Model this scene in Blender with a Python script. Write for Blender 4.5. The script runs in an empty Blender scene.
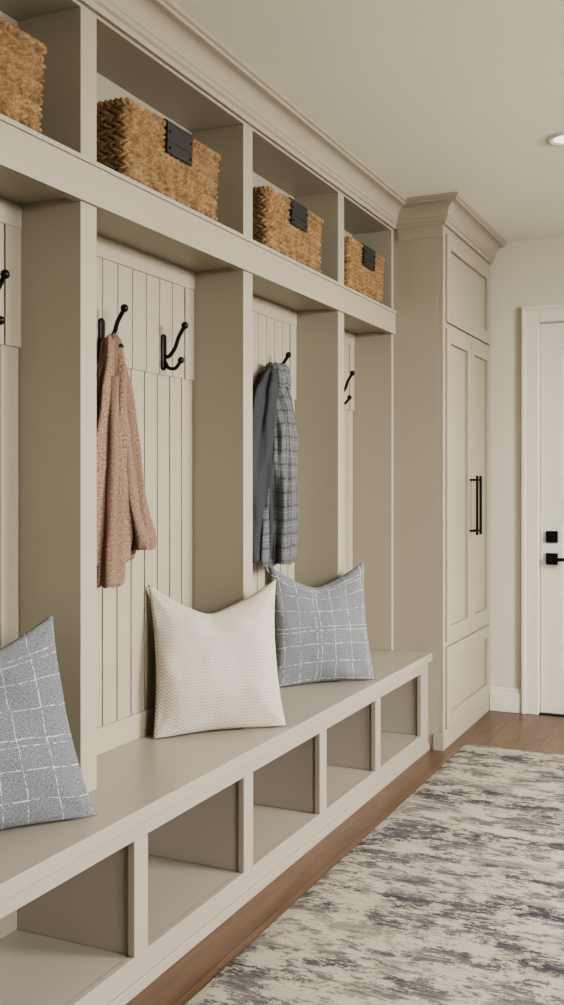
import bpy, math, random
from mathutils import Vector, Matrix, noise
random.seed(4)
sc = bpy.context.scene
try:
    sc.view_settings.look='AgX - Medium High Contrast'
except Exception as ex:
    print(ex)

def lin(r,g,b):
    f=lambda c:(c/255/12.92) if c/255<=0.04045 else ((c/255+0.055)/1.055)**2.4
    return (f(r),f(g),f(b),1.0)

# ------------------------------------------------------------ materials
def base_mat(name,col,rough=0.5,spec=0.5,metal=0.0):
    m=bpy.data.materials.new(name); m.use_nodes=True
    nt=m.node_tree; b=nt.nodes['Principled BSDF']
    b.inputs['Base Color'].default_value=col
    b.inputs['Roughness'].default_value=rough
    b.inputs['Metallic'].default_value=metal
    if 'Specular IOR Level' in b.inputs: b.inputs['Specular IOR Level'].default_value=spec
    return m,nt,b
def N(nt,t,**kw):
    n=nt.nodes.new(t)
    for k,v in kw.items(): setattr(n,k,v)
    return n
def L(nt,a,b): nt.links.new(a,b)
def math_node(nt,op,a,b=None,c=None):
    n=N(nt,'ShaderNodeMath',operation=op)
    for i,x in enumerate((a,b,c)):
        if x is None: continue
        if isinstance(x,(int,float)): n.inputs[i].default_value=x
        else: L(nt,x,n.inputs[i])
    return n.outputs[0]
def mixc(nt,fac,a,b):
    n=N(nt,'ShaderNodeMix',data_type='RGBA')
    for s,x in ((n.inputs[0],fac),(n.inputs[6],a),(n.inputs[7],b)):
        if isinstance(x,(int,float)) or isinstance(x,tuple): s.default_value=x
        else: L(nt,x,s)
    return n.outputs[2]
def ramp(nt,fac,stops,interp='LINEAR'):
    n=N(nt,'ShaderNodeValToRGB'); cr=n.color_ramp; cr.interpolation=interp
    while len(cr.elements)<len(stops): cr.elements.new(0.5)
    for e,(p,c) in zip(cr.elements,stops):
        e.position=p; e.color=c
    L(nt,fac,n.inputs[0]); return n.outputs[0]
def noise_tex(nt,vec,scale,detail=4,rough=0.5,mapscale=None):
    if mapscale:
        mp=N(nt,'ShaderNodeMapping'); mp.inputs['Scale'].default_value=mapscale
        L(nt,vec,mp.inputs[0]); vec=mp.outputs[0]
    n=N(nt,'ShaderNodeTexNoise'); n.inputs['Scale'].default_value=scale
    n.inputs['Detail'].default_value=detail; n.inputs['Roughness'].default_value=rough
    L(nt,vec,n.inputs['Vector']); return n.outputs['Fac']
def bump(nt,b,h,strength=0.3,dist=0.01):
    n=N(nt,'ShaderNodeBump'); n.inputs['Strength'].default_value=strength
    n.inputs['Distance'].default_value=dist
    L(nt,h,n.inputs['Height']); L(nt,n.outputs[0],b.inputs['Normal'])
def paint(name,c,rough=0.45,bs=0.06,scale=60):
    m,nt,b=base_mat(name,c,rough)
    tc=N(nt,'ShaderNodeTexCoord')
    f=noise_tex(nt,tc.outputs['Object'],scale,4)
    f2=noise_tex(nt,tc.outputs['Object'],2.0,2)
    d=tuple(x*0.96 for x in c[:3])+(1,)
    L(nt,mixc(nt,f2,c,d),b.inputs['Base Color'])
    bump(nt,b,f,bs,0.002)
    return m

M_cab=paint('greige_cabinet_paint',lin(153,145,130),0.42)
M_bench=paint('bench_paint',lin(149,141,130),0.28)
M_wall=paint('wall_paint',lin(202,197,184),0.8,0.1,150)
M_ceil=paint('ceiling_paint',lin(230,232,218),0.9,0.1,150)
M_white=paint('white_trim_paint',lin(218,213,202),0.4)
M_black,_,_=base_mat('black_iron',lin(26,24,23),0.38,0.5,0.6)
M_leather=paint('black_leather',lin(34,32,32),0.5,0.4,300)

# wood floor
M_floor,nt,b=base_mat('wood_floor',lin(120,88,66),0.38)
tc=N(nt,'ShaderNodeTexCoord')
mp=N(nt,'ShaderNodeMapping'); mp.inputs['Rotation'].default_value=(0,0,math.pi/2)
L(nt,tc.outputs['Object'],mp.inputs[0])
br=N(nt,'ShaderNodeTexBrick'); br.offset=0.37
br.inputs['Scale'].default_value=1.0
br.inputs['Brick Width'].default_value=1.3; br.inputs['Row Height'].default_value=0.115
br.inputs['Mortar Size'].default_value=0.0015
br.inputs['Color1'].default_value=lin(106,82,65); br.inputs['Color2'].default_value=lin(84,64,51)
br.inputs['Mortar'].default_value=lin(42,32,26)
L(nt,mp.outputs[0],br.inputs['Vector'])
g=noise_tex(nt,tc.outputs['Object'],6,8,0.6,(9,0.7,1))
gc=ramp(nt,g,[(0.3,(0.62,0.62,0.62,1)),(0.7,(1.15,1.13,1.1,1))])
mm=N(nt,'ShaderNodeMix',data_type='RGBA',blend_type='MULTIPLY'); mm.inputs[0].default_value=1
L(nt,br.outputs[0],mm.inputs[6]); L(nt,gc,mm.inputs[7]); L(nt,mm.outputs[2],b.inputs['Base Color'])
bump(nt,b,g,0.1,0.002)

# rug
M_rug,nt,b=base_mat('distressed_rug',lin(170,160,145),0.95,0.1)
tc=N(nt,'ShaderNodeTexCoord'); O=tc.outputs['Object']
warp=noise_tex(nt,O,2.2,3)
wv=N(nt,'ShaderNodeVectorMath',operation='ADD')
cx=N(nt,'ShaderNodeCombineXYZ'); L(nt,math_node(nt,'MULTIPLY',warp,0.10),cx.inputs[1])
L(nt,O,wv.inputs[0]); L(nt,cx.outputs[0],wv.inputs[1]); W=wv.outputs[0]
st=noise_tex(nt,W,3.6,10,0.80,(0.55,4.6,1))
st2=noise_tex(nt,W,24.0,6,0.75,(0.35,4,1))
big=noise_tex(nt,W,1.3,3,0.5,(0.5,1.7,1))
blot=noise_tex(nt,O,6.0,10,0.84,(0.9,1.8,1))
fine=noise_tex(nt,O,80.0,4,0.8,(0.5,1.8,1))
s=math_node(nt,'ADD',math_node(nt,'MULTIPLY',st,0.68),math_node(nt,'MULTIPLY',st2,0.32))
s=math_node(nt,'ADD',s,math_node(nt,'MULTIPLY',big,0.50))
s=math_node(nt,'ADD',s,math_node(nt,'MULTIPLY',fine,0.16))
s=math_node(nt,'ADD',s,-0.345)
c1=ramp(nt,s,[(0.38,lin(56,56,60)),(0.44,lin(74,73,76)),(0.485,lin(96,92,91)),(0.52,lin(117,111,105)),(0.56,lin(138,131,121)),(0.64,lin(108,104,101))])
bl=ramp(nt,math_node(nt,'ADD',blot,math_node(nt,'MULTIPLY',fine,0.20)),[(0.590,(0,0,0,1)),(0.610,(1,1,1,1))])
c2=mixc(nt,math_node(nt,'MULTIPLY',bl,0.75),c1,lin(174,167,152))
dk=ramp(nt,noise_tex(nt,W,9.0,8,0.8,(0.3,6,1)),[(0.38,(1,1,1,1)),(0.44,(0,0,0,1))])
c2=mixc(nt,math_node(nt,'MULTIPLY',dk,0.6),c2,lin(60,60,64))
L(nt,c2,b.inputs['Base Color'])
fib=noise_tex(nt,O,260,2,0.6,(1,2,1))
bump(nt,b,math_node(nt,'ADD',fib,math_node(nt,'MULTIPLY',s,2.0)),0.6,0.004)

# wicker
M_wick,nt,b=base_mat('woven_seagrass',lin(160,122,82),0.8,0.2)
tc=N(nt,'ShaderNodeTexCoord'); O=tc.outputs['Object']
a=noise_tex(nt,O,34,3,0.6); c=noise_tex(nt,O,190,4,0.75,(1,1,0.5))
col=ramp(nt,a,[(0.3,lin(116,90,63)),(0.5,lin(152,123,90)),(0.7,lin(180,152,115))])
cr_=ramp(nt,c,[(0.42,(0,0,0,1)),(0.62,(1,1,1,1))])
col2=mixc(nt,math_node(nt,'MULTIPLY',cr_,0.6),col,lin(84,61,42))
L(nt,col2,b.inputs['Base Color']); bump(nt,b,c,0.8,0.004)

# fabrics (UV in metres)
def heather(name,ca,cb,sheen=0.3):
    m,nt,b=base_mat(name,ca,0.95,0.1)
    if 'Sheen Weight' in b.inputs: b.inputs['Sheen Weight'].default_value=sheen
    uv=N(nt,'ShaderNodeTexCoord').outputs['UV']
    sp=N(nt,'ShaderNodeSeparateXYZ'); L(nt,uv,sp.inputs[0])
    return m,nt,b,uv,sp.outputs[0],sp.outputs[1]
def line_mask(nt,coord,spacing,width,off=0.0):
    f=math_node(nt,'FRACT',math_node(nt,'ADD',math_node(nt,'DIVIDE',coord,spacing),off))
    d=math_node(nt,'ABSOLUTE',math_node(nt,'SUBTRACT',f,0.5))
    return math_node(nt,'LESS_THAN',d,width/spacing/2)
# grey windowpane pillow
M_pane,nt,b,uv,U,V=heather('grey_windowpane_fabric',lin(118,120,126),None,0.1)
h=noise_tex(nt,uv,170,3,0.8,(1,3.5,1)); h2=noise_tex(nt,uv,170,3,0.8,(3.5,1,1))
hh=math_node(nt,'MULTIPLY',math_node(nt,'ADD',h,h2),0.5)
cb=ramp(nt,hh,[(0.40,lin(66,68,74)),(0.5,lin(104,106,111)),(0.60,lin(148,149,152))])
wob=math_node(nt,'MULTIPLY',math_node(nt,'SUBTRACT',noise_tex(nt,uv,14,3),0.5),0.014)
U2=math_node(nt,'ADD',U,wob); V2=math_node(nt,'ADD',V,wob)
l=None
for cc,sp_,w,o in ((U2,0.078,0.0020,0.1),(U2,0.234,0.002,0.62),(V2,0.070,0.0020,0.35),(V2,0.21,0.002,0.86)):
    q=line_mask(nt,cc,sp_,w,o); l=q if l is None else math_node(nt,'MAXIMUM',l,q)
brk=ramp(nt,noise_tex(nt,uv,60,4,0.8),[(0.44,(0,0,0,1)),(0.56,(1,1,1,1))])
l=math_node(nt,'MULTIPLY',l,brk)
L(nt,mixc(nt,math_node(nt,'MULTIPLY',l,0.8),cb,lin(222,222,216)),b.inputs['Base Color'])
bump(nt,b,math_node(nt,'ADD',hh,math_node(nt,'MULTIPLY',l,0.5)),0.7,0.004)
# cream herringbone
M_herr,nt,b,uv,U,V=heather('cream_herringbone_fabric',lin(200,190,175),None,0.1)
zz=math_node(nt,'PINGPONG',U,0.017)
hv=math_node(nt,'FRACT',math_node(nt,'DIVIDE',math_node(nt,'ADD',V,zz),0.0105))
hb=math_node(nt,'PINGPONG',hv,0.5)
nn=noise_tex(nt,uv,260,3,0.75)
cb=ramp(nt,hb,[(0.08,lin(144,135,123)),(0.34,lin(208,200,188))])
L(nt,mixc(nt,math_node(nt,'MULTIPLY',nn,0.4),cb,lin(182,173,161)),b.inputs['Base Color'])
bump(nt,b,math_node(nt,'ADD',hb,nn),0.8,0.004)
# sweater
M_sweat,nt,b,uv,U,V=heather('tan_rose_knit',lin(150,110,90),None,0.05)
nn=noise_tex(nt,uv,150,4,0.85); rib=math_node(nt,'PINGPONG',math_node(nt,'DIVIDE',U,0.006),0.5)
L(nt,ramp(nt,nn,[(0.36,lin(96,75,62)),(0.5,lin(137,112,96)),(0.66,lin(172,147,130))]),b.inputs['Base Color'])
bump(nt,b,math_node(nt,'ADD',nn,math_node(nt,'MULTIPLY',rib,0.4)),0.9,0.006)
# jacket
M_jack,nt,b,uv,U,V=heather('charcoal_plaid_wool',lin(84,88,96),None,0.05)
nn=noise_tex(nt,uv,180,3,0.8)
cb=ramp(nt,nn,[(0.35,lin(70,71,75)),(0.65,lin(113,114,117))])
l=math_node(nt,'MAXIMUM',line_mask(nt,U,0.042,0.007),line_mask(nt,V,0.05,0.008))
l2=math_node(nt,'MAXIMUM',line_mask(nt,U,0.042,0.003,0.4),line_mask(nt,V,0.05,0.003,0.4))
cb=mixc(nt,math_node(nt,'MULTIPLY',l,0.5),cb,lin(36,37,40))
cb=mixc(nt,math_node(nt,'MULTIPLY',l2,0.22),cb,lin(160,160,160))
L(nt,cb,b.inputs['Base Color']); bump(nt,b,nn,0.6,0.003)
M_dark,nt,b,uv,U,V=heather('dark_wool_lining',lin(46,48,54),None,0.05)
nn=noise_tex(nt,uv,220,3,0.8)
L(nt,ramp(nt,nn,[(0.35,lin(44,45,48)),(0.65,lin(70,71,74))]),b.inputs['Base Color']); bump(nt,b,nn,0.5,0.002)

# ------------------------------------------------------------ mesh builder
class MB:
    def __init__(s): s.v=[];s.f=[];s.m=[];s.sm=[];s.uv={}
    def add(s,vs,fs,mi=0,smooth=False,uvs=None):
        o=len(s.v); s.v+= [tuple(x) for x in vs]
        for f in fs:
            s.f.append(tuple(i+o for i in f)); s.m.append(mi); s.sm.append(smooth)
        if uvs is not None:
            for i,u in enumerate(uvs): s.uv[o+i]=u
    def box(s,x0,x1,y0,y1,z0,z1,mi=0):
        x0,x1=sorted((x0,x1));y0,y1=sorted((y0,y1));z0,z1=sorted((z0,z1))
        vs=[(x,y,z) for x in(x0,x1) for y in(y0,y1) for z in(z0,z1)]
        s.add(vs,[(0,1,3,2),(4,6,7,5),(0,4,5,1),(2,3,7,6),(0,2,6,4),(1,5,7,3)],mi)
    def rings(s,R,mi=0,closed=True,caps=True,smooth=True,uvR=None):
        n=len(R[0]); vs=[p for r in R for p in r]; fs=[]
        for i in range(len(R)-1):
            for j in range(n if closed else n-1):
                k=(j+1)%n
                fs.append((i*n+j,i*n+k,(i+1)*n+k,(i+1)*n+j))
        if caps:
            fs.append(tuple(range(n-1,-1,-1))); b0=(len(R)-1)*n; fs.append(tuple(range(b0,b0+n)))
        s.add(vs,fs,mi,smooth,[u for r in uvR for u in r] if uvR else None)
    def tube(s,pts,rad,n=12,mi=0):
        P=[Vector(p) for p in pts]; R=[]
        for i,p in enumerate(P):
            t=(P[min(i+1,len(P)-1)]-P[max(i-1,0)]).normalized()
            up=Vector((0,1,0)) if abs(t.y)<0.9 else Vector((1,0,0))
            a=t.cross(up).normalized(); c=t.cross(a)
            r=rad[i] if isinstance(rad,(list,tuple)) else rad
            R.append([p+a*math.cos(2*math.pi*k/n)*r+c*math.sin(2*math.pi*k/n)*r for k in range(n)])
        s.rings(R,mi)
    def ball(s,c,r,mi=0,n=14):
        R=[]
        for i in range(1,n):
            a=math.pi*i/n
            R.append([(c[0]+r*math.sin(a)*math.cos(2*math.pi*k/n),c[1]+r*math.sin(a)*math.sin(2*math.pi*k/n),c[2]-r*math.cos(a)) for k in range(n)])
        s.rings(R,mi)
    def obj(s,name,mats,bevel=0,subsurf=0,parent=None):
        me=bpy.data.meshes.new(name); 
        xs=[sum(v[i] for v in s.v)/len(s.v) for i in range(3)]
        me.from_pydata([(v[0]-xs[0],v[1]-xs[1],v[2]-xs[2]) for v in s.v],[],s.f)
        for m in (mats if isinstance(mats,(list,tuple)) else [mats]): me.materials.append(m)
        me.polygons.foreach_set('material_index',s.m); me.polygons.foreach_set('use_smooth',s.sm)
        if s.uv:
            l=me.uv_layers.new(name='UVMap')
            for lp in me.loops:
                l.data[lp.index].uv=s.uv.get(lp.vertex_index,(0,0))
        me.update()
        o=bpy.data.objects.new(name,me); sc.collection.objects.link(o); o.location=xs
        if bevel:
            b=o.modifiers.new('Bevel','BEVEL'); b.width=bevel; b.segments=2; b.limit_method='ANGLE'
        if subsurf:
            b=o.modifiers.new('Sub','SUBSURF'); b.levels=subsurf; b.render_levels=subsurf
        if parent:
            o.parent=parent; o.location=Vector(xs)-parent.location
        return o
def catmull(pts,k=6):
    P=[Vector(p) for p in pts]; out=[]
    for i in range(len(P)-1):
        a=P[max(i-1,0)];b=P[i];c=P[i+1];d=P[min(i+2,len(P)-1)]
        for j in range(k):
            t=j/k
            out.append(0.5*((2*b)+(c-a)*t+(2*a-5*b+4*c-d)*t*t+(3*b-a-3*c+d)*t**3))
    out.append(P[-1]); return out

# ------------------------------------------------------------ key dimensions
XB=-1.67   # locker back face
XL=-1.47   # locker front plane
XBF=-1.285 # bench top front
XF=-1.305  # bench face frame
XC=-1.235  # tall cabinet front
YC=4.40    # cabinet side
YE=5.31    # far wall
Y0=0.31
H=2.49
ZB=0.44
SW=0.066
ST=[0.343,1.192,2.040,2.912,3.740]   # stile centres

# ------------------------------------------------------------ room shell
XR=1.60; YR=-1.9
def simple(name,x0,x1,y0,y1,z0,z1,mat,bevel=0):
    m=MB(); m.box(x0,x1,y0,y1,z0,z1); return m.obj(name,mat,bevel)
simple('floor',-1.82,XR+.12,YR-.12,YE+.12,-0.1,0,M_floor)
simple('ceiling',-1.82,XR+.12,YR-.12,YE+.12,H,H+.1,M_ceil)
simple('wall_left',-1.82,XB-0.016,YR-.12,YE+.12,0,H,M_wall)
simple('wall_back',XB-.016,XR,YR-.12,YR,0,H,M_wall)
# far wall with door opening
DX0,DX1,DZ=-0.975,-0.125,2.045
w=MB(); w.box(XB-.016,DX0-.015,YE,YE+.12,0,H); w.box(DX1+.015,XR,YE,YE+.12,0,H); w.box(DX0-.015,DX1+.015,YE,YE+.12,DZ+.015,H)
w.obj('wall_far',M_wall)
# right wall with two windows
w=MB(); wins=[(0.3,1.7),(2.6,4.1)]; za,zb=0.85,2.3
ys=[YR-.12]+[q for p in wins for q in p]+[YE+.12]
for i in range(0,len(ys),2): w.box(XR,XR+.12,ys[i],ys[i+1],0,H)
for a,b_ in wins: w.box(XR,XR+.12,a,b_,0,za); w.box(XR,XR+.12,a,b_,zb,H)
w.obj('wall_right',M_wall)
for i,(a,b_) in enumerate(wins):
    w=MB(); t=.05
    w.box(XR+.03,XR+.09,a,a+t,za,zb);w.box(XR+.03,XR+.09,b_-t,b_,za,zb)
    w.box(XR+.03,XR+.09,a+t,b_-t,za,za+t);w.box(XR+.03,XR+.09,a+t,b_-t,zb-t,zb)
    mid=(a+b_)/2; w.box(XR+.04,XR+.08,mid-.02,mid+.02,za+t,zb-t)
    w.box(XR+.045,XR+.075,a+t,b_-t,(za+zb)/2-.015,(za+zb)/2+.015)
    c=.08
    w.box(XR-.018,XR-.0005,a-c,a,za-c,zb+c);w.box(XR-.018,XR-.0005,b_,b_+c,za-c,zb+c)
    w.box(XR-.018,XR-.0005,a,b_,za-c,za);w.box(XR-.018,XR-.0005,a,b_,zb,zb+c)
    w.obj('window_%d'%(i+1),M_white,0.002)
# baseboards
def baseboard(name,x0,x1,y0,y1,d):
    m=MB(); m.box(x0,x1,y0,y1,0,.10)
    if d=='y': m.box(x0,x1,y0+.006,y1,.10,.125)
    elif d=='-x': m.box(x0+.006,x1,y0,y1,.10,.125)
    else: m.box(x0,x1,y0,y1-.006,.10,.125)
    m.obj(name,M_white,.002)
baseboard('baseboard_far',XC+.002,DX0-.087,YE-.016,YE-.0005,'y')
baseboard('baseboard_far.001',DX1+.087,XR-.02,YE-.016,YE-.0005,'y')
baseboard('baseboard_right',XR-.016,XR-.0005,YR+.02,YE-.02,'-x')
baseboard('baseboard_back',XB,XR-.02,YR+.0005,YR+.016,'b')

# door casing
m=MB(); c=.085
for (x0,x1,z0,z1) in ((DX0-.005-c+.005,DX0-.003,0,DZ+c),(DX1+.003,DX1+c,0,DZ+c),(DX0-.003,DX1+.003,DZ+.004,DZ+c)):
    m.box(x0,x1,YE-.016,YE-.0005,z0,z1)
m.box(DX0-c-.004,DX0-c+.016,YE-.026,YE-.0005,0,DZ+c+.004)
m.box(DX1+c-.016,DX1+c+.004,YE-.026,YE-.0005,0,DZ+c+.004)
m.box(DX0-c+.016,DX1+c-.016,YE-.026,YE-.0005,DZ+c-.016,DZ+c+.004)
m.box(DX0-.014,DX0-.002,YE-.0004,YE+.118,0,DZ+.014); m.box(DX1+.002,DX1+.014,YE-.0004,YE+.118,0,DZ+.014)
m.box(DX0-.002,DX1+.002,YE-.0004,YE+.118,DZ+.003,DZ+.014)
m.obj('trim_1',M_white,.003)
# door
m=MB(); f=.012
m.box(DX0+.002,DX1-.002,YE+.03,YE+.06,.008,DZ-.001)
st=.115
m.box(DX0+.002,DX0+st,YE+.018,YE+.03,.008,DZ-.001);m.box(DX1-st,DX1-.002,YE+.018,YE+.03,.008,DZ-.001)
for z0,z1 in ((.008,.24),(1.02,1.14),(DZ-.13,DZ-.001)): m.box(DX0+st,DX1-st,YE+.018,YE+.03,z0,z1)
# hardware
lx=DX0+.062
m.box(lx-.03,lx+.03,YE+.004,YE+.018,.90,.96,1)
m.box(lx-.012,lx+.012,YE-.006,YE+.004,.918,.942,1)
m.box(lx-.03,lx+.03,YE+.006,YE+.018,.785,.845,1)
m.tube([(lx,YE+.006,.815),(lx,YE-.035,.815)],.010,12,1)
m.box(lx-.010,lx+.115,YE-.045,YE-.03,.806,.824,1)
m.obj('door_1',[M_white,M_black],.002)
m=MB(); m.box(DX0-.002,DX1+.002,YE-.002,YE+.10,.0005,.007); m.obj('door_threshold',M_black,.001)

# recessed lights
def recessed(x,y):
    m=MB(); n=32; 
    prof=[(.075,H-.0005),(.074,H-.006),(.058,H-.008),(.05,H-.002)]
    R=[[(x+r*math.cos(2*math.pi*k/n),y+r*math.sin(2*math.pi*k/n),z) for k in range(n)] for r,z in prof]
    m.rings(R,0,True,False)
    m.add([(x+.05*math.cos(2*math.pi*k/n),y+.05*math.sin(2*math.pi*k/n),H-.002) for k in range(n)],[tuple(range(n))],1)
    return m.obj('recessed_ceiling_light',[M_white,M_glow])
M_glow,nt,b=base_mat('lamp_lens',lin(255,245,225),0.4)
b.inputs['Emission Color'].default_value=(1,.9,.74,1); b.inputs['Emission Strength'].default_value=1.6
for x,y in ((-.60,3.82),(-.60,1.9),(-.60,0.0)):
    recessed(x,y)
    ld=bpy.data.lights.new('downlight','SPOT'); ld.energy=6; ld.color=(1,.86,.68); ld.spot_size=2.3; ld.spot_blend=.8; ld.shadow_soft_size=.06
    lo=bpy.data.objects.new('downlight',ld); sc.collection.objects.link(lo); lo.location=(x,y,H-.03)

# ------------------------------------------------------------ storage bench
m=MB(); e=0.001
m.box(XB,XBF,Y0,YC-e,ZB-.036,ZB)                         # top slab
m.box(XF-.02,XF,Y0,YC-e,.36,ZB-.036)                     # rail
m.box(XF-.02,XF,Y0,YC-e,0,.085)                          # base rail
m.box(XB,XF-.02,Y0,YC-e,.065,.083)                       # cubby floor
m.box(XB,XB+.01,Y0,YC-e,.083,ZB-.036)                    # back
bs=[2.022-.565*3,2.022-.565*2,2.022-.565,2.022,2.590,3.155,3.717]
for y in bs:
    m.box(XF-.02,XF,y-.03,y+.03,.085,.36)
    m.box(XB+.01,XF-.02,y-.022,y+.022,.083,ZB-.036)
m.box(XF-.02,XF,YC-.11,YC-e,.085,.36); m.box(XB+.01,XF-.02,YC-.10,YC-e,.083,ZB-.036)
m.box(XB+.01,XF-.02,Y0,Y0+.02,0,ZB-.036)
m.box(XF,XF+.008,Y0,YC-e,0,.03)
m.obj('storage_bench',M_bench,.0025)

# ------------------------------------------------------------ locker unit
z0,z1,z2=1.893,2.0,2.367
m=MB(); Z=ZB+.0006
for y in ST: m.box(XB,XL,y-SW/2,y+SW/2,Z,H-.001)
m.box(XB,XL,YC-.03,YC-e,Z,H-.001)                          # end stile
ivals=[(ST[i]+SW/2,(ST[i+1]-SW/2) if i<4 else YC-.03) for i in range(5)]
for a,b_ in ivals:
    m.box(XB,XL-.02,a,b_,z0+.012,z1-.012)              # shelf
    m.box(XL-.02,XL,a,b_,z0,z1)
    m.box(XB,XL-.0,a,b_,z2,H-.001)                       # top frieze
    m.box(XB,XB+.008,a,b_,z1,z2)                         # upper back
# proud horizontal board across
m.box(XL,XL+.010,Y0,YC-e,z0,z1)
m.box(XL,XL+.016,Y0,YC-e,z1-.012,z1)
# back beadboard
for a,b_ in ivals:
    m.box(XB,XB+.002,a,b_,Z,z0+.012)
    n=max(1,round((b_-a)/.072)); wd=(b_-a)/n
    for i in range(n):
        m.box(XB+.002,XB+.012,a+i*wd+.003,a+(i+1)*wd-.003,Z,1.545)
    n=max(1,round((b_-a-.12)/.075)); wd=(b_-a-.12)/n
    for i in range(n):
        m.box(XB+.002,XB+.016,a+.06+i*wd+.002,a+.06+(i+1)*wd-.002,1.545,z0-.05)
    m.box(XB+.002,XB+.018,a,a+.057,1.545,z0-.05); m.box(XB+.002,XB+.018,b_-.057,b_,1.545,z0-.05)
    m.box(XB+.002,XB+.020,a,b_,z0-.05,z0+.012)
    m.box(XB+.002,XB+.020,a,b_,Z,ZB+.075)               # inner base strip
m.obj('locker_unit',M_cab,.0018)

# ------------------------------------------------------------ tall cabinet
m=MB()
m.box(XB,XC-.02,YC,YE-.001,.0,H-.001)
# face frame
def fr(y0,y1,za_,zb_): m.box(XC-.02,XC,y0,y1,za_,zb_)
yl,yr=YC,YE-.001
fr(yl,yl+.035,0,H-.001); fr(yr-.03,yr,0,H-.001)
for a,b_ in ((2.345,H-.001),(1.915,1.94),(.462,.487),(0,.09)): fr(yl+.035,yr-.03,a,b_)
m.box(XC-.03,XC-.018,yl+.03,yr-.02,.05,2.4)
def shaker(y0,y1,za_,zb_,w_=.062):
    g=.0025;y0+=g;y1-=g;za_+=g;zb_-=g
    m.box(XC-.017,XC-.006,y0+w_,y1-w_,za_+w_,zb_-w_)
    m.box(XC-.017,XC+.009,y0,y0+w_,za_,zb_);m.box(XC-.017,XC+.009,y1-w_,y1,za_,zb_)
    m.box(XC-.017,XC+.009,y0+w_,y1-w_,za_,za_+w_);m.box(XC-.017,XC+.009,y0+w_,y1-w_,zb_-w_,zb_)
ya,yb=yl+.035,yr-.03; ym=(ya+yb)/2+.02
shaker(ya,yb,1.94,2.345); shaker(ya,ym,.487,1.915); shaker(ym,yb,.487,1.915); shaker(ya,yb,.09,.462)
# side base foot and top rail on side
m.box(XBF+.004,XC+.004,YC-.008,YC,0,.075); m.box(XL+.02,XC,YC-.006,YC,H-.17,H-.1)
# handles
for y in (ym-.034,ym+.036):
    m.box(XC+.040,XC+.052,y-.006,y+.006,.955,1.245,1)
    for z in (.975,1.225): m.box(XC+.008,XC+.042,y-.005,y+.005,z-.005,z+.005,1)
m.obj('tall_cabinet',[M_cab,M_black],.002)

# crown moulding sweep
prof=[(.0,H-.115),(.012,H-.115),(.014,H-.100),(.022,H-.094),(.024,H-.084)]
for i in range(9):
    a=i/8*math.pi/2
    prof.append((.028+.042*(1-math.cos(a)),H-.080+.052*math.sin(a)))
prof+=[(.078,H-.026),(.080,H-.018),(.088,H-.014),(.09,H-.0012),(0,H-.0012)]
R=[]
for k in range(4):
    r=[]
    for o,z in prof:
        o+=.0005
        r.append([(XL+o,Y0,z),(XL+o,YC-o,z),(XC+o,YC-o,z),(XC+o,YE-.001,z)][k])
    R.append(r)
m=MB(); m.rings(R,0,True,True,False); 
m.obj('trim_2',M_cab)

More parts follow.
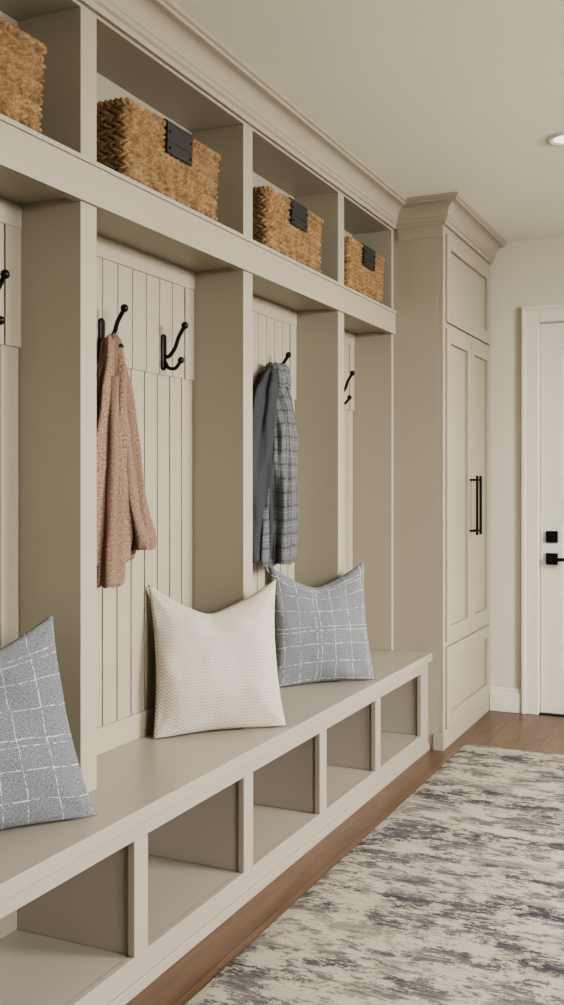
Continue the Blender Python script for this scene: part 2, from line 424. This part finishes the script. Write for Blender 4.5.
# ------------------------------------------------------------ baskets
def basket(y0,y1,zb_=z1+.0008,h=.222,x1=XL+.0-.012,x0=XB+.018):
    m=MB(); w=y1-y0; d=x1-x0; r=.028; cx,cy=(x0+x1)/2,(y0+y1)/2
    segs=[]; hx,hy=d/2-r,w/2-r
    per=[('l',Vector((hx+r,-hy)),Vector((hx+r,hy)),Vector((1,0))),('a',Vector((hx,hy)),0),
         ('l',Vector((hx,hy+r)),Vector((-hx,hy+r)),Vector((0,1))),('a',Vector((-hx,hy)),90),
         ('l',Vector((-hx-r,hy)),Vector((-hx-r,-hy)),Vector((-1,0))),('a',Vector((-hx,-hy)),180),
         ('l',Vector((-hx,-hy-r)),Vector((hx,-hy-r)),Vector((0,-1))),('a',Vector((hx,-hy)),270)]
    S=[]; s=0; ds=.0025
    for p in per:
        if p[0]=='l':
            Ln=(p[2]-p[1]).length; n=max(2,int(Ln/ds))
            for i in range(n): S.append((p[1].lerp(p[2],i/n),p[3],s+Ln*i/n))
            s+=Ln
        else:
            Ln=r*math.pi/2; n=int(Ln/ds)
            for i in range(n):
                a=math.radians(p[2]+90*i/n); nn=Vector((math.cos(a),math.sin(a)))
                S.append((p[1]+nn*r,nn,s+Ln*i/n))
            s+=Ln
    tot=s; nc=round(tot/.030); cw=tot/nc; rows=13; rh=h/rows
    nv=rows*7
    R=[]
    for j in range(nv+1):
        v=h*j/nv; row=min(int(v/rh),rows-1); fv=(v/rh-row)*2-1
        tap=1-.05*(1-v/h)
        ring=[]
        for (p,nn,ss) in S:
            u=ss/cw+.5*(row%2)+ (0.45*fv if row%2 else -0.45*fv)
            cell=math.floor(u); fu=(u-cell)*2-1
            rnd=math.sin(cell*12.9+row*78.2)*.5+.5
            bmp=max(0,1-abs(fu)**2.2)**.6*max(0,1-abs(fv)**2.0)**.6
            strand=.0014*math.cos((fv+.5*fu*(1 if row%2 else -1))*math.pi*2.2)
            o=-.012+(.0150*(.7+.30*rnd)+strand)*bmp+.001*noise.noise(Vector((ss*18,v*18,y0)))
            q=p*tap+nn*o
            ring.append((cx+q.x,cy+q.y,zb_+v))
        R.append(ring)
    m.rings(R,0,True,False,True)
    n=len(S); k=10; fs=[];vs=[]
    for i,(p,nn,ss) in enumerate(S):
        for a in range(k):
            t=2*math.pi*a/k; rr=.0078+.0022*math.sin(ss/.017*2*math.pi+t*1.0)
            q=p+nn*(-.006+rr*math.cos(t)); vs.append((cx+q.x,cy+q.y,zb_+h-.002+rr*math.sin(t)))
    for i in range(n):
        for a in range(k):
            fs.append((i*k+a,((i+1)%n)*k+a,((i+1)%n)*k+(a+1)%k,i*k+(a+1)%k))
    m.add(vs,fs,0,True)
    m.rings([[(cx+(p-nn*.020).x,cy+(p-nn*.020).y,zb_+z) for p,nn,ss in S] for z in (h-.003,.012)],0,True,False,True)
    m.add([(cx+(p*.92).x,cy+(p*.92).y,zb_+.006) for p,nn,ss in S],[tuple(range(n))],0)
    # leather tag: folded over rim
    tw=.07; yc=cy; ox=x1+.0035
    path=[(x1-.022,zb_+h-.03),(x1-.0215,zb_+h+.004),(x1-.016,zb_+h+.0105),(x1-.004,zb_+h+.0105),(ox+.001,zb_+h+.003),(ox,zb_+h-.03),(ox-.0015,zb_+h-.082)]
    R=[]
    for i,(px,pz) in enumerate(path):
        a=Vector((path[max(i-1,0)][0],path[max(i-1,0)][1])); c=Vector((path[min(i+1,len(path)-1)][0],path[min(i+1,len(path)-1)][1]))
        t=(c-a).normalized(); nn=Vector((-t.y,t.x))*-1*.0022
        R.append([(px-nn.x,yc-tw,pz-nn.y),(px-nn.x,yc+tw,pz-nn.y),(px+nn.x,yc+tw,pz+nn.y),(px+nn.x,yc-tw,pz+nn.y)])
    m.rings(R,1,True,True,False)
    for sy in (-1,1):
        for zz_ in (.022,.068): m.ball((ox+.002,yc+sy*(tw-.012),zb_+h-zz_),.0045,2,8)
    m.box(ox+.0005,ox+.0035,yc-tw+.004,yc+tw-.004,zb_+h-.050,zb_+h-.046,1)
    return m.obj('woven_basket',[M_wick,M_leather,M_black])
basket(1.37,1.905); basket(2.225,2.76); basket(3.09,3.60); basket(3.86,4.33)

# ------------------------------------------------------------ hooks
XW=XB+.0165
def hook(y,zc=1.615):
    m=MB()
    R=[]
    for o in (0,.006,.008):
        ring=[]
        for k in range(24):
            a=2*math.pi*k/24; s_=.012-(.003 if o==.008 else 0)
            dz=.045 if math.sin(a)>=0 else -.045
            ring.append((XW+o+.0004,y+s_*math.cos(a),zc+dz+s_*math.sin(a)))
        R.append(ring)
    m.rings(R,0,True,True,False)
    up=catmull([(XW+.004,y,zc-.01),(XW+.022,y,zc-.014),(XW+.045,y,zc+.012),(XW+.058,y,zc+.045),(XW+.078,y,zc+.075)])
    m.tube(up,.0062)
    lo=catmull([(XW+.004,y,zc-.02),(XW+.02,y,zc-.048),(XW+.045,y,zc-.052),(XW+.064,y,zc-.032)])
    m.tube(lo,.0058)
    m.ball((XW+.080,y,zc+.079),.0115); m.ball((XW+.066,y,zc-.028),.0105)
    return m.obj('coat_hook',M_black)
for y in (1.37,1.854,2.351,2.683,3.12,3.457,3.93,4.14): hook(y)

# ------------------------------------------------------------ pillows
def pillow(mat,W,Hh,T,bl,br_,lean,chop,name='throw_pillow',seed=0,zb_=ZB+.001,skew=0,shear=0,roll=0):
    n=64; m=MB()
    for side in (-1,1):
        vs=[];uv=[];fs=[]
        for j in range(n+1):
            for i in range(n+1):
                u=-1+2*i/n; v=-1+2*j/n
                x=u*W/2*(1-.085*(1-v*v)); z=v*Hh/2*(1-.07*(1-u*u))
                th=T/2*((1-abs(u)**2.6)*(1-abs(v)**2.6))**.55
                q=max(0,(v+.15)/1.15)
                cc=min(1,math.sqrt((u-.05*skew)**2+.012))
                z-=chop*q**2*(1-cc**1.2)
                th*=1-.25*q*max(0,1-abs(u)*1.5)
                x+=skew*.02*q+shear*(z+Hh/2)
                wr=noise.noise(Vector((u*1.6+seed,v*1.6,side)))*.012+noise.noise(Vector((u*4+seed,v*4,side*3)))*.004
                d=abs(u)-.35-.5*(1-v)
                wr-=.007*math.exp(-(d/.16)**2)*max(0,v)
                cr=.003*math.sin(math.atan2(1.0-abs(v),1.0-abs(u)+1e-4)*9)*max(0,abs(u)+abs(v)-1)
                y=side*(th+ (wr+cr)*min(1,th/(T*.2)))
                vs.append((x,y,z)); uv.append((u*W/2+side*.31+seed*.13,v*Hh/2+seed*.07))
        for j in range(n):
            for i in range(n):
                a=j*(n+1)+i; f=(a,a+1,a+n+2,a+n+1)
                fs.append(f if side<0 else f[::-1])
        m.add(vs,fs,0,True,uv)
    o=m.obj(name,mat)
    me=o.data
    dv=Vector((br_[0]-bl[0],br_[1]-bl[1])); yaw=math.atan2(dv.y,dv.x)
    import bmesh as bm_
    bm=bm_.new(); bm.from_mesh(me); bm_.ops.remove_doubles(bm,verts=bm.verts,dist=1e-5); bm.to_mesh(me); bm.free()
    M=Matrix.Rotation(yaw,4,'Z')@Matrix.Rotation(-lean,4,'X')@Matrix.Rotation(-roll,4,'Y')
    for v in me.vertices: v.co=M@v.co
    zmin=min(v.co.z for v in me.vertices)
    for v in me.vertices:
        if v.co.z<zmin+.018: v.co.z=zmin+.018-(zmin+.018-v.co.z)*.25
    zmin=min(v.co.z for v in me.vertices)
    bx=[v.co for v in me.vertices if v.co.z<zmin+.05]
    mx=sum(c.x for c in bx)/len(bx); my=sum(c.y for c in bx)/len(bx)
    o.location=((bl[0]+br_[0])/2-mx,(bl[1]+br_[1])/2-my,zb_-zmin)
    # soft give against the locker back: pull the whole far end forward smoothly
    lo=min(v.co.x for v in me.vertices)+o.location.x
    over=max(0,(XB+.024)-lo)
    xmid=(bl[0]+br_[0])/2
    for v in me.vertices:
        wx=v.co.x+o.location.x; wy=v.co.y+o.location.y
        if wx<xmid: wx+=over*(xmid-wx)/(xmid-lo)
        for yd in ST:
            if wx<XL+.004 and yd-SW/2-.004<wy<yd+SW/2+.2 and (bl[1]+br_[1])/2<yd:
                dy=wy-(yd-SW/2-.004); dx=XL+.004-wx
                if dy<dx: wy-=dy
                else: wx+=dx
        v.co.x=wx-o.location.x; v.co.y=wy-o.location.y
    return o
pillow(M_herr,.465,.475,.155,(-1.640,2.57),(-1.335,2.86),math.radians(8),.090,seed=1,shear=-.03)
pillow(M_pane,.45,.475,.15,(-1.63,3.40),(-1.33,3.70),math.radians(9),.085,seed=2.3,shear=-.03)
pillow(M_pane,.46,.48,.16,(-1.62,1.54),(-1.375,1.91),math.radians(14),.07,seed=5.7,shear=-.14)

# ------------------------------------------------------------ garments
def cloth(m,rings_,folds=7,amp=.2,n=96,seed=0,mi=0):
    K=catmull([Vector((r[0],r[1],r[2])) for r in rings_],7)
    def lerp_attr(idx,t):
        i=min(int(t),len(rings_)-2); f=t-i; f=f*f*(3-2*f)
        return rings_[i][idx]*(1-f)+rings_[i+1][idx]*f
    R=[];UV=[]
    for i,c in enumerate(K):
        t=i/7; a=lerp_attr(3,t); b_=lerp_attr(4,t); ro=lerp_attr(5,t)
        ring=[];uv=[]
        for k in range(n):
            th=2*math.pi*k/n
            fo=amp*math.sin(folds*th+seed+.6*math.sin(c.z*6+seed))+amp*.5*math.sin((folds*2-3)*th+seed*2+c.z*5)
            fo+=.5*amp*noise.noise(Vector((math.cos(th)*3,math.sin(th)*3,c.z*9+seed)))*2
            s_=1+fo*min(1,(i+2)/10)
            ly=a*math.cos(th)*s_; lx=b_*math.sin(th)*s_
            x=lx*math.cos(ro)-ly*math.sin(ro); y=lx*math.sin(ro)+ly*math.cos(ro)
            dz=.010*noise.noise(Vector((th*2,seed,c.z*4)))
            ring.append((max(c.x+x,XB+.021),c.y+y,c.z+dz)); uv.append((th/(2*math.pi)*(2*math.pi*max(.04,(.12+b_)/2)),c.z))
        R.append(ring);UV.append(uv)
    m.rings(R,mi,True,True,True,UV)
hy=2.335
m=MB()
cloth(m,[(-1.612,hy+.012,1.622,.014,.012,0),(-1.608,hy+.01,1.585,.036,.024,0),(-1.602,hy-.004,1.45,.062,.034,0),(-1.600,hy-.012,1.30,.088,.038,0),(-1.600,hy-.020,1.15,.100,.040,0),(-1.602,hy-.030,1.04,.104,.040,0),(-1.602,hy-.04,.985,.100,.040,0)],5,.26,seed=1)
cloth(m,[(-1.600,hy+.025,1.54,.025,.020,0),(-1.590,hy+.035,1.42,.034,.028,.2),(-1.580,hy+.045,1.27,.038,.032,.3),(-1.570,hy+.060,1.14,.042,.034,.3),(-1.558,hy+.080,1.05,.048,.038,.3),(-1.556,hy+.083,1.02,.040,.032,.3)],4,.16,seed=3)
cloth(m,[(-1.592,hy-.02,1.50,.025,.022,0),(-1.584,hy-.04,1.36,.036,.028,.1),(-1.576,hy-.05,1.18,.042,.032,.1),(-1.574,hy-.058,1.02,.044,.032,.1),(-1.574,hy-.062,.945,.046,.034,.1),(-1.574,hy-.062,.925,.038,.028,.1)],4,.18,seed=5)
m.obj('knit_cardigan',M_sweat)

hy=3.40
m=MB()
cloth(m,[(-1.606,hy-.02,1.635,.035,.022,0),(-1.604,hy-.03,1.60,.065,.036,0),(-1.600,hy-.05,1.53,.10,.044,0),(-1.597,hy-.07,1.38,.120,.046,0),(-1.596,hy-.09,1.20,.125,.046,0),(-1.596,hy-.09,1.02,.128,.046,0),(-1.596,hy-.09,.935,.124,.044,0),(-1.597,hy-.09,.925,.11,.040,0)],6,.14,seed=2,mi=1)
cloth(m,[(-1.602,hy+.005,1.60,.040,.028,0),(-1.588,hy-.014,1.52,.066,.044,.1),(-1.572,hy-.040,1.38,.088,.056,.12),(-1.568,hy-.055,1.22,.100,.058,.12),(-1.566,hy-.058,1.06,.102,.058,.12),(-1.566,hy-.058,.925,.104,.058,.12),(-1.567,hy-.058,.915,.092,.050,.12)],5,.18,seed=9)
cloth(m,[(-1.582,hy-.02,1.58,.030,.024,0),(-1.554,hy-.030,1.47,.040,.034,.1),(-1.540,hy-.035,1.30,.041,.036,.1),(-1.534,hy-.03,1.12,.039,.034,.1),(-1.532,hy-.03,.995,.037,.032,.1),(-1.533,hy-.03,.985,.030,.025,.1)],3,.11,seed=6)
# folded collar
cloth(m,[(-1.600,hy+.005,1.655,.040,.026,0),(-1.594,hy+.003,1.64,.054,.038,0),(-1.590,hy-.002,1.595,.062,.046,0),(-1.588,hy-.004,1.565,.060,.044,0),(-1.59,hy-.004,1.560,.048,.034,0)],3,.14,seed=7)
m.obj('plaid_jacket',[M_jack,M_dark])

# ------------------------------------------------------------ rug
m=MB(); rx0,rx1,ry0,ry1=-1.17,.75,.2,4.55
nx,ny=60,140; vs=[];fs=[]
for j in range(ny+1):
    for i in range(nx+1):
        x=rx0+(rx1-rx0)*i/nx; y=ry0+(ry1-ry0)*j/ny
        edge=(i in(0,nx)) or (j in (0,ny))
        if i in(0,nx): x+=.003*noise.noise(Vector((y*6,3,i)))
        z=.004 if edge else .0115+.0012*noise.noise(Vector((x*4,y*4,0)))
        vs.append((x,y,z))
for j in range(ny):
    for i in range(nx):
        a=j*(nx+1)+i; fs.append((a,a+1,a+nx+2,a+nx+1))
m.add(vs,fs,0,True)
m.box(rx0+.002,rx1-.002,ry0+.002,ry1-.002,.0006,.0045)
m.obj('area_rug',M_rug)

# ------------------------------------------------------------ lights
def area(name,loc,target,sx,sy,e_,col):
    d=bpy.data.lights.new(name,'AREA'); d.shape='RECTANGLE'; d.size=sx; d.size_y=sy; d.energy=e_; d.color=col
    o=bpy.data.objects.new(name,d); sc.collection.objects.link(o); o.location=loc
    o.rotation_euler=(Vector(target)-Vector(loc)).to_track_quat('-Z','Y').to_euler()
    return o
for i,((a,b_),en) in enumerate(zip(wins,(320,560))):
    yc=(a+b_)/2
    area('sky_through_window_%d'%i,(XR+1.1,yc-.2,2.4),(-.9,yc,1.3),1.6,1.4,en,(1,.97,.90))
# overcast sky above, dimmer ground below the horizon
wd=bpy.data.worlds.new('world'); sc.world=wd; wd.use_nodes=True
nt=wd.node_tree; bg=nt.nodes['Background']
tc=N(nt,'ShaderNodeTexCoord'); sp=N(nt,'ShaderNodeSeparateXYZ'); L(nt,tc.outputs['Generated'],sp.inputs[0])
wc=ramp(nt,math_node(nt,'MULTIPLY_ADD',sp.outputs[2],0.5,0.5),[(0.46,(.34,.34,.30,1)),(0.52,(.96,.98,1,1))])
L(nt,wc,bg.inputs[0]); bg.inputs[1].default_value=5.5

# ------------------------------------------------------------ camera
cd=bpy.data.cameras.new('camera'); cam=bpy.data.objects.new('camera',cd); sc.collection.objects.link(cam)
cam.location=(0,0,1.2); th=math.atan(463/1000)
cam.rotation_euler=(math.pi/2,0,th)
cd.sensor_fit='VERTICAL'; cd.sensor_height=36; cd.lens=36*1000/1005
cd.shift_y=-17.5/1005
cd.clip_start=.05
sc.camera=cam
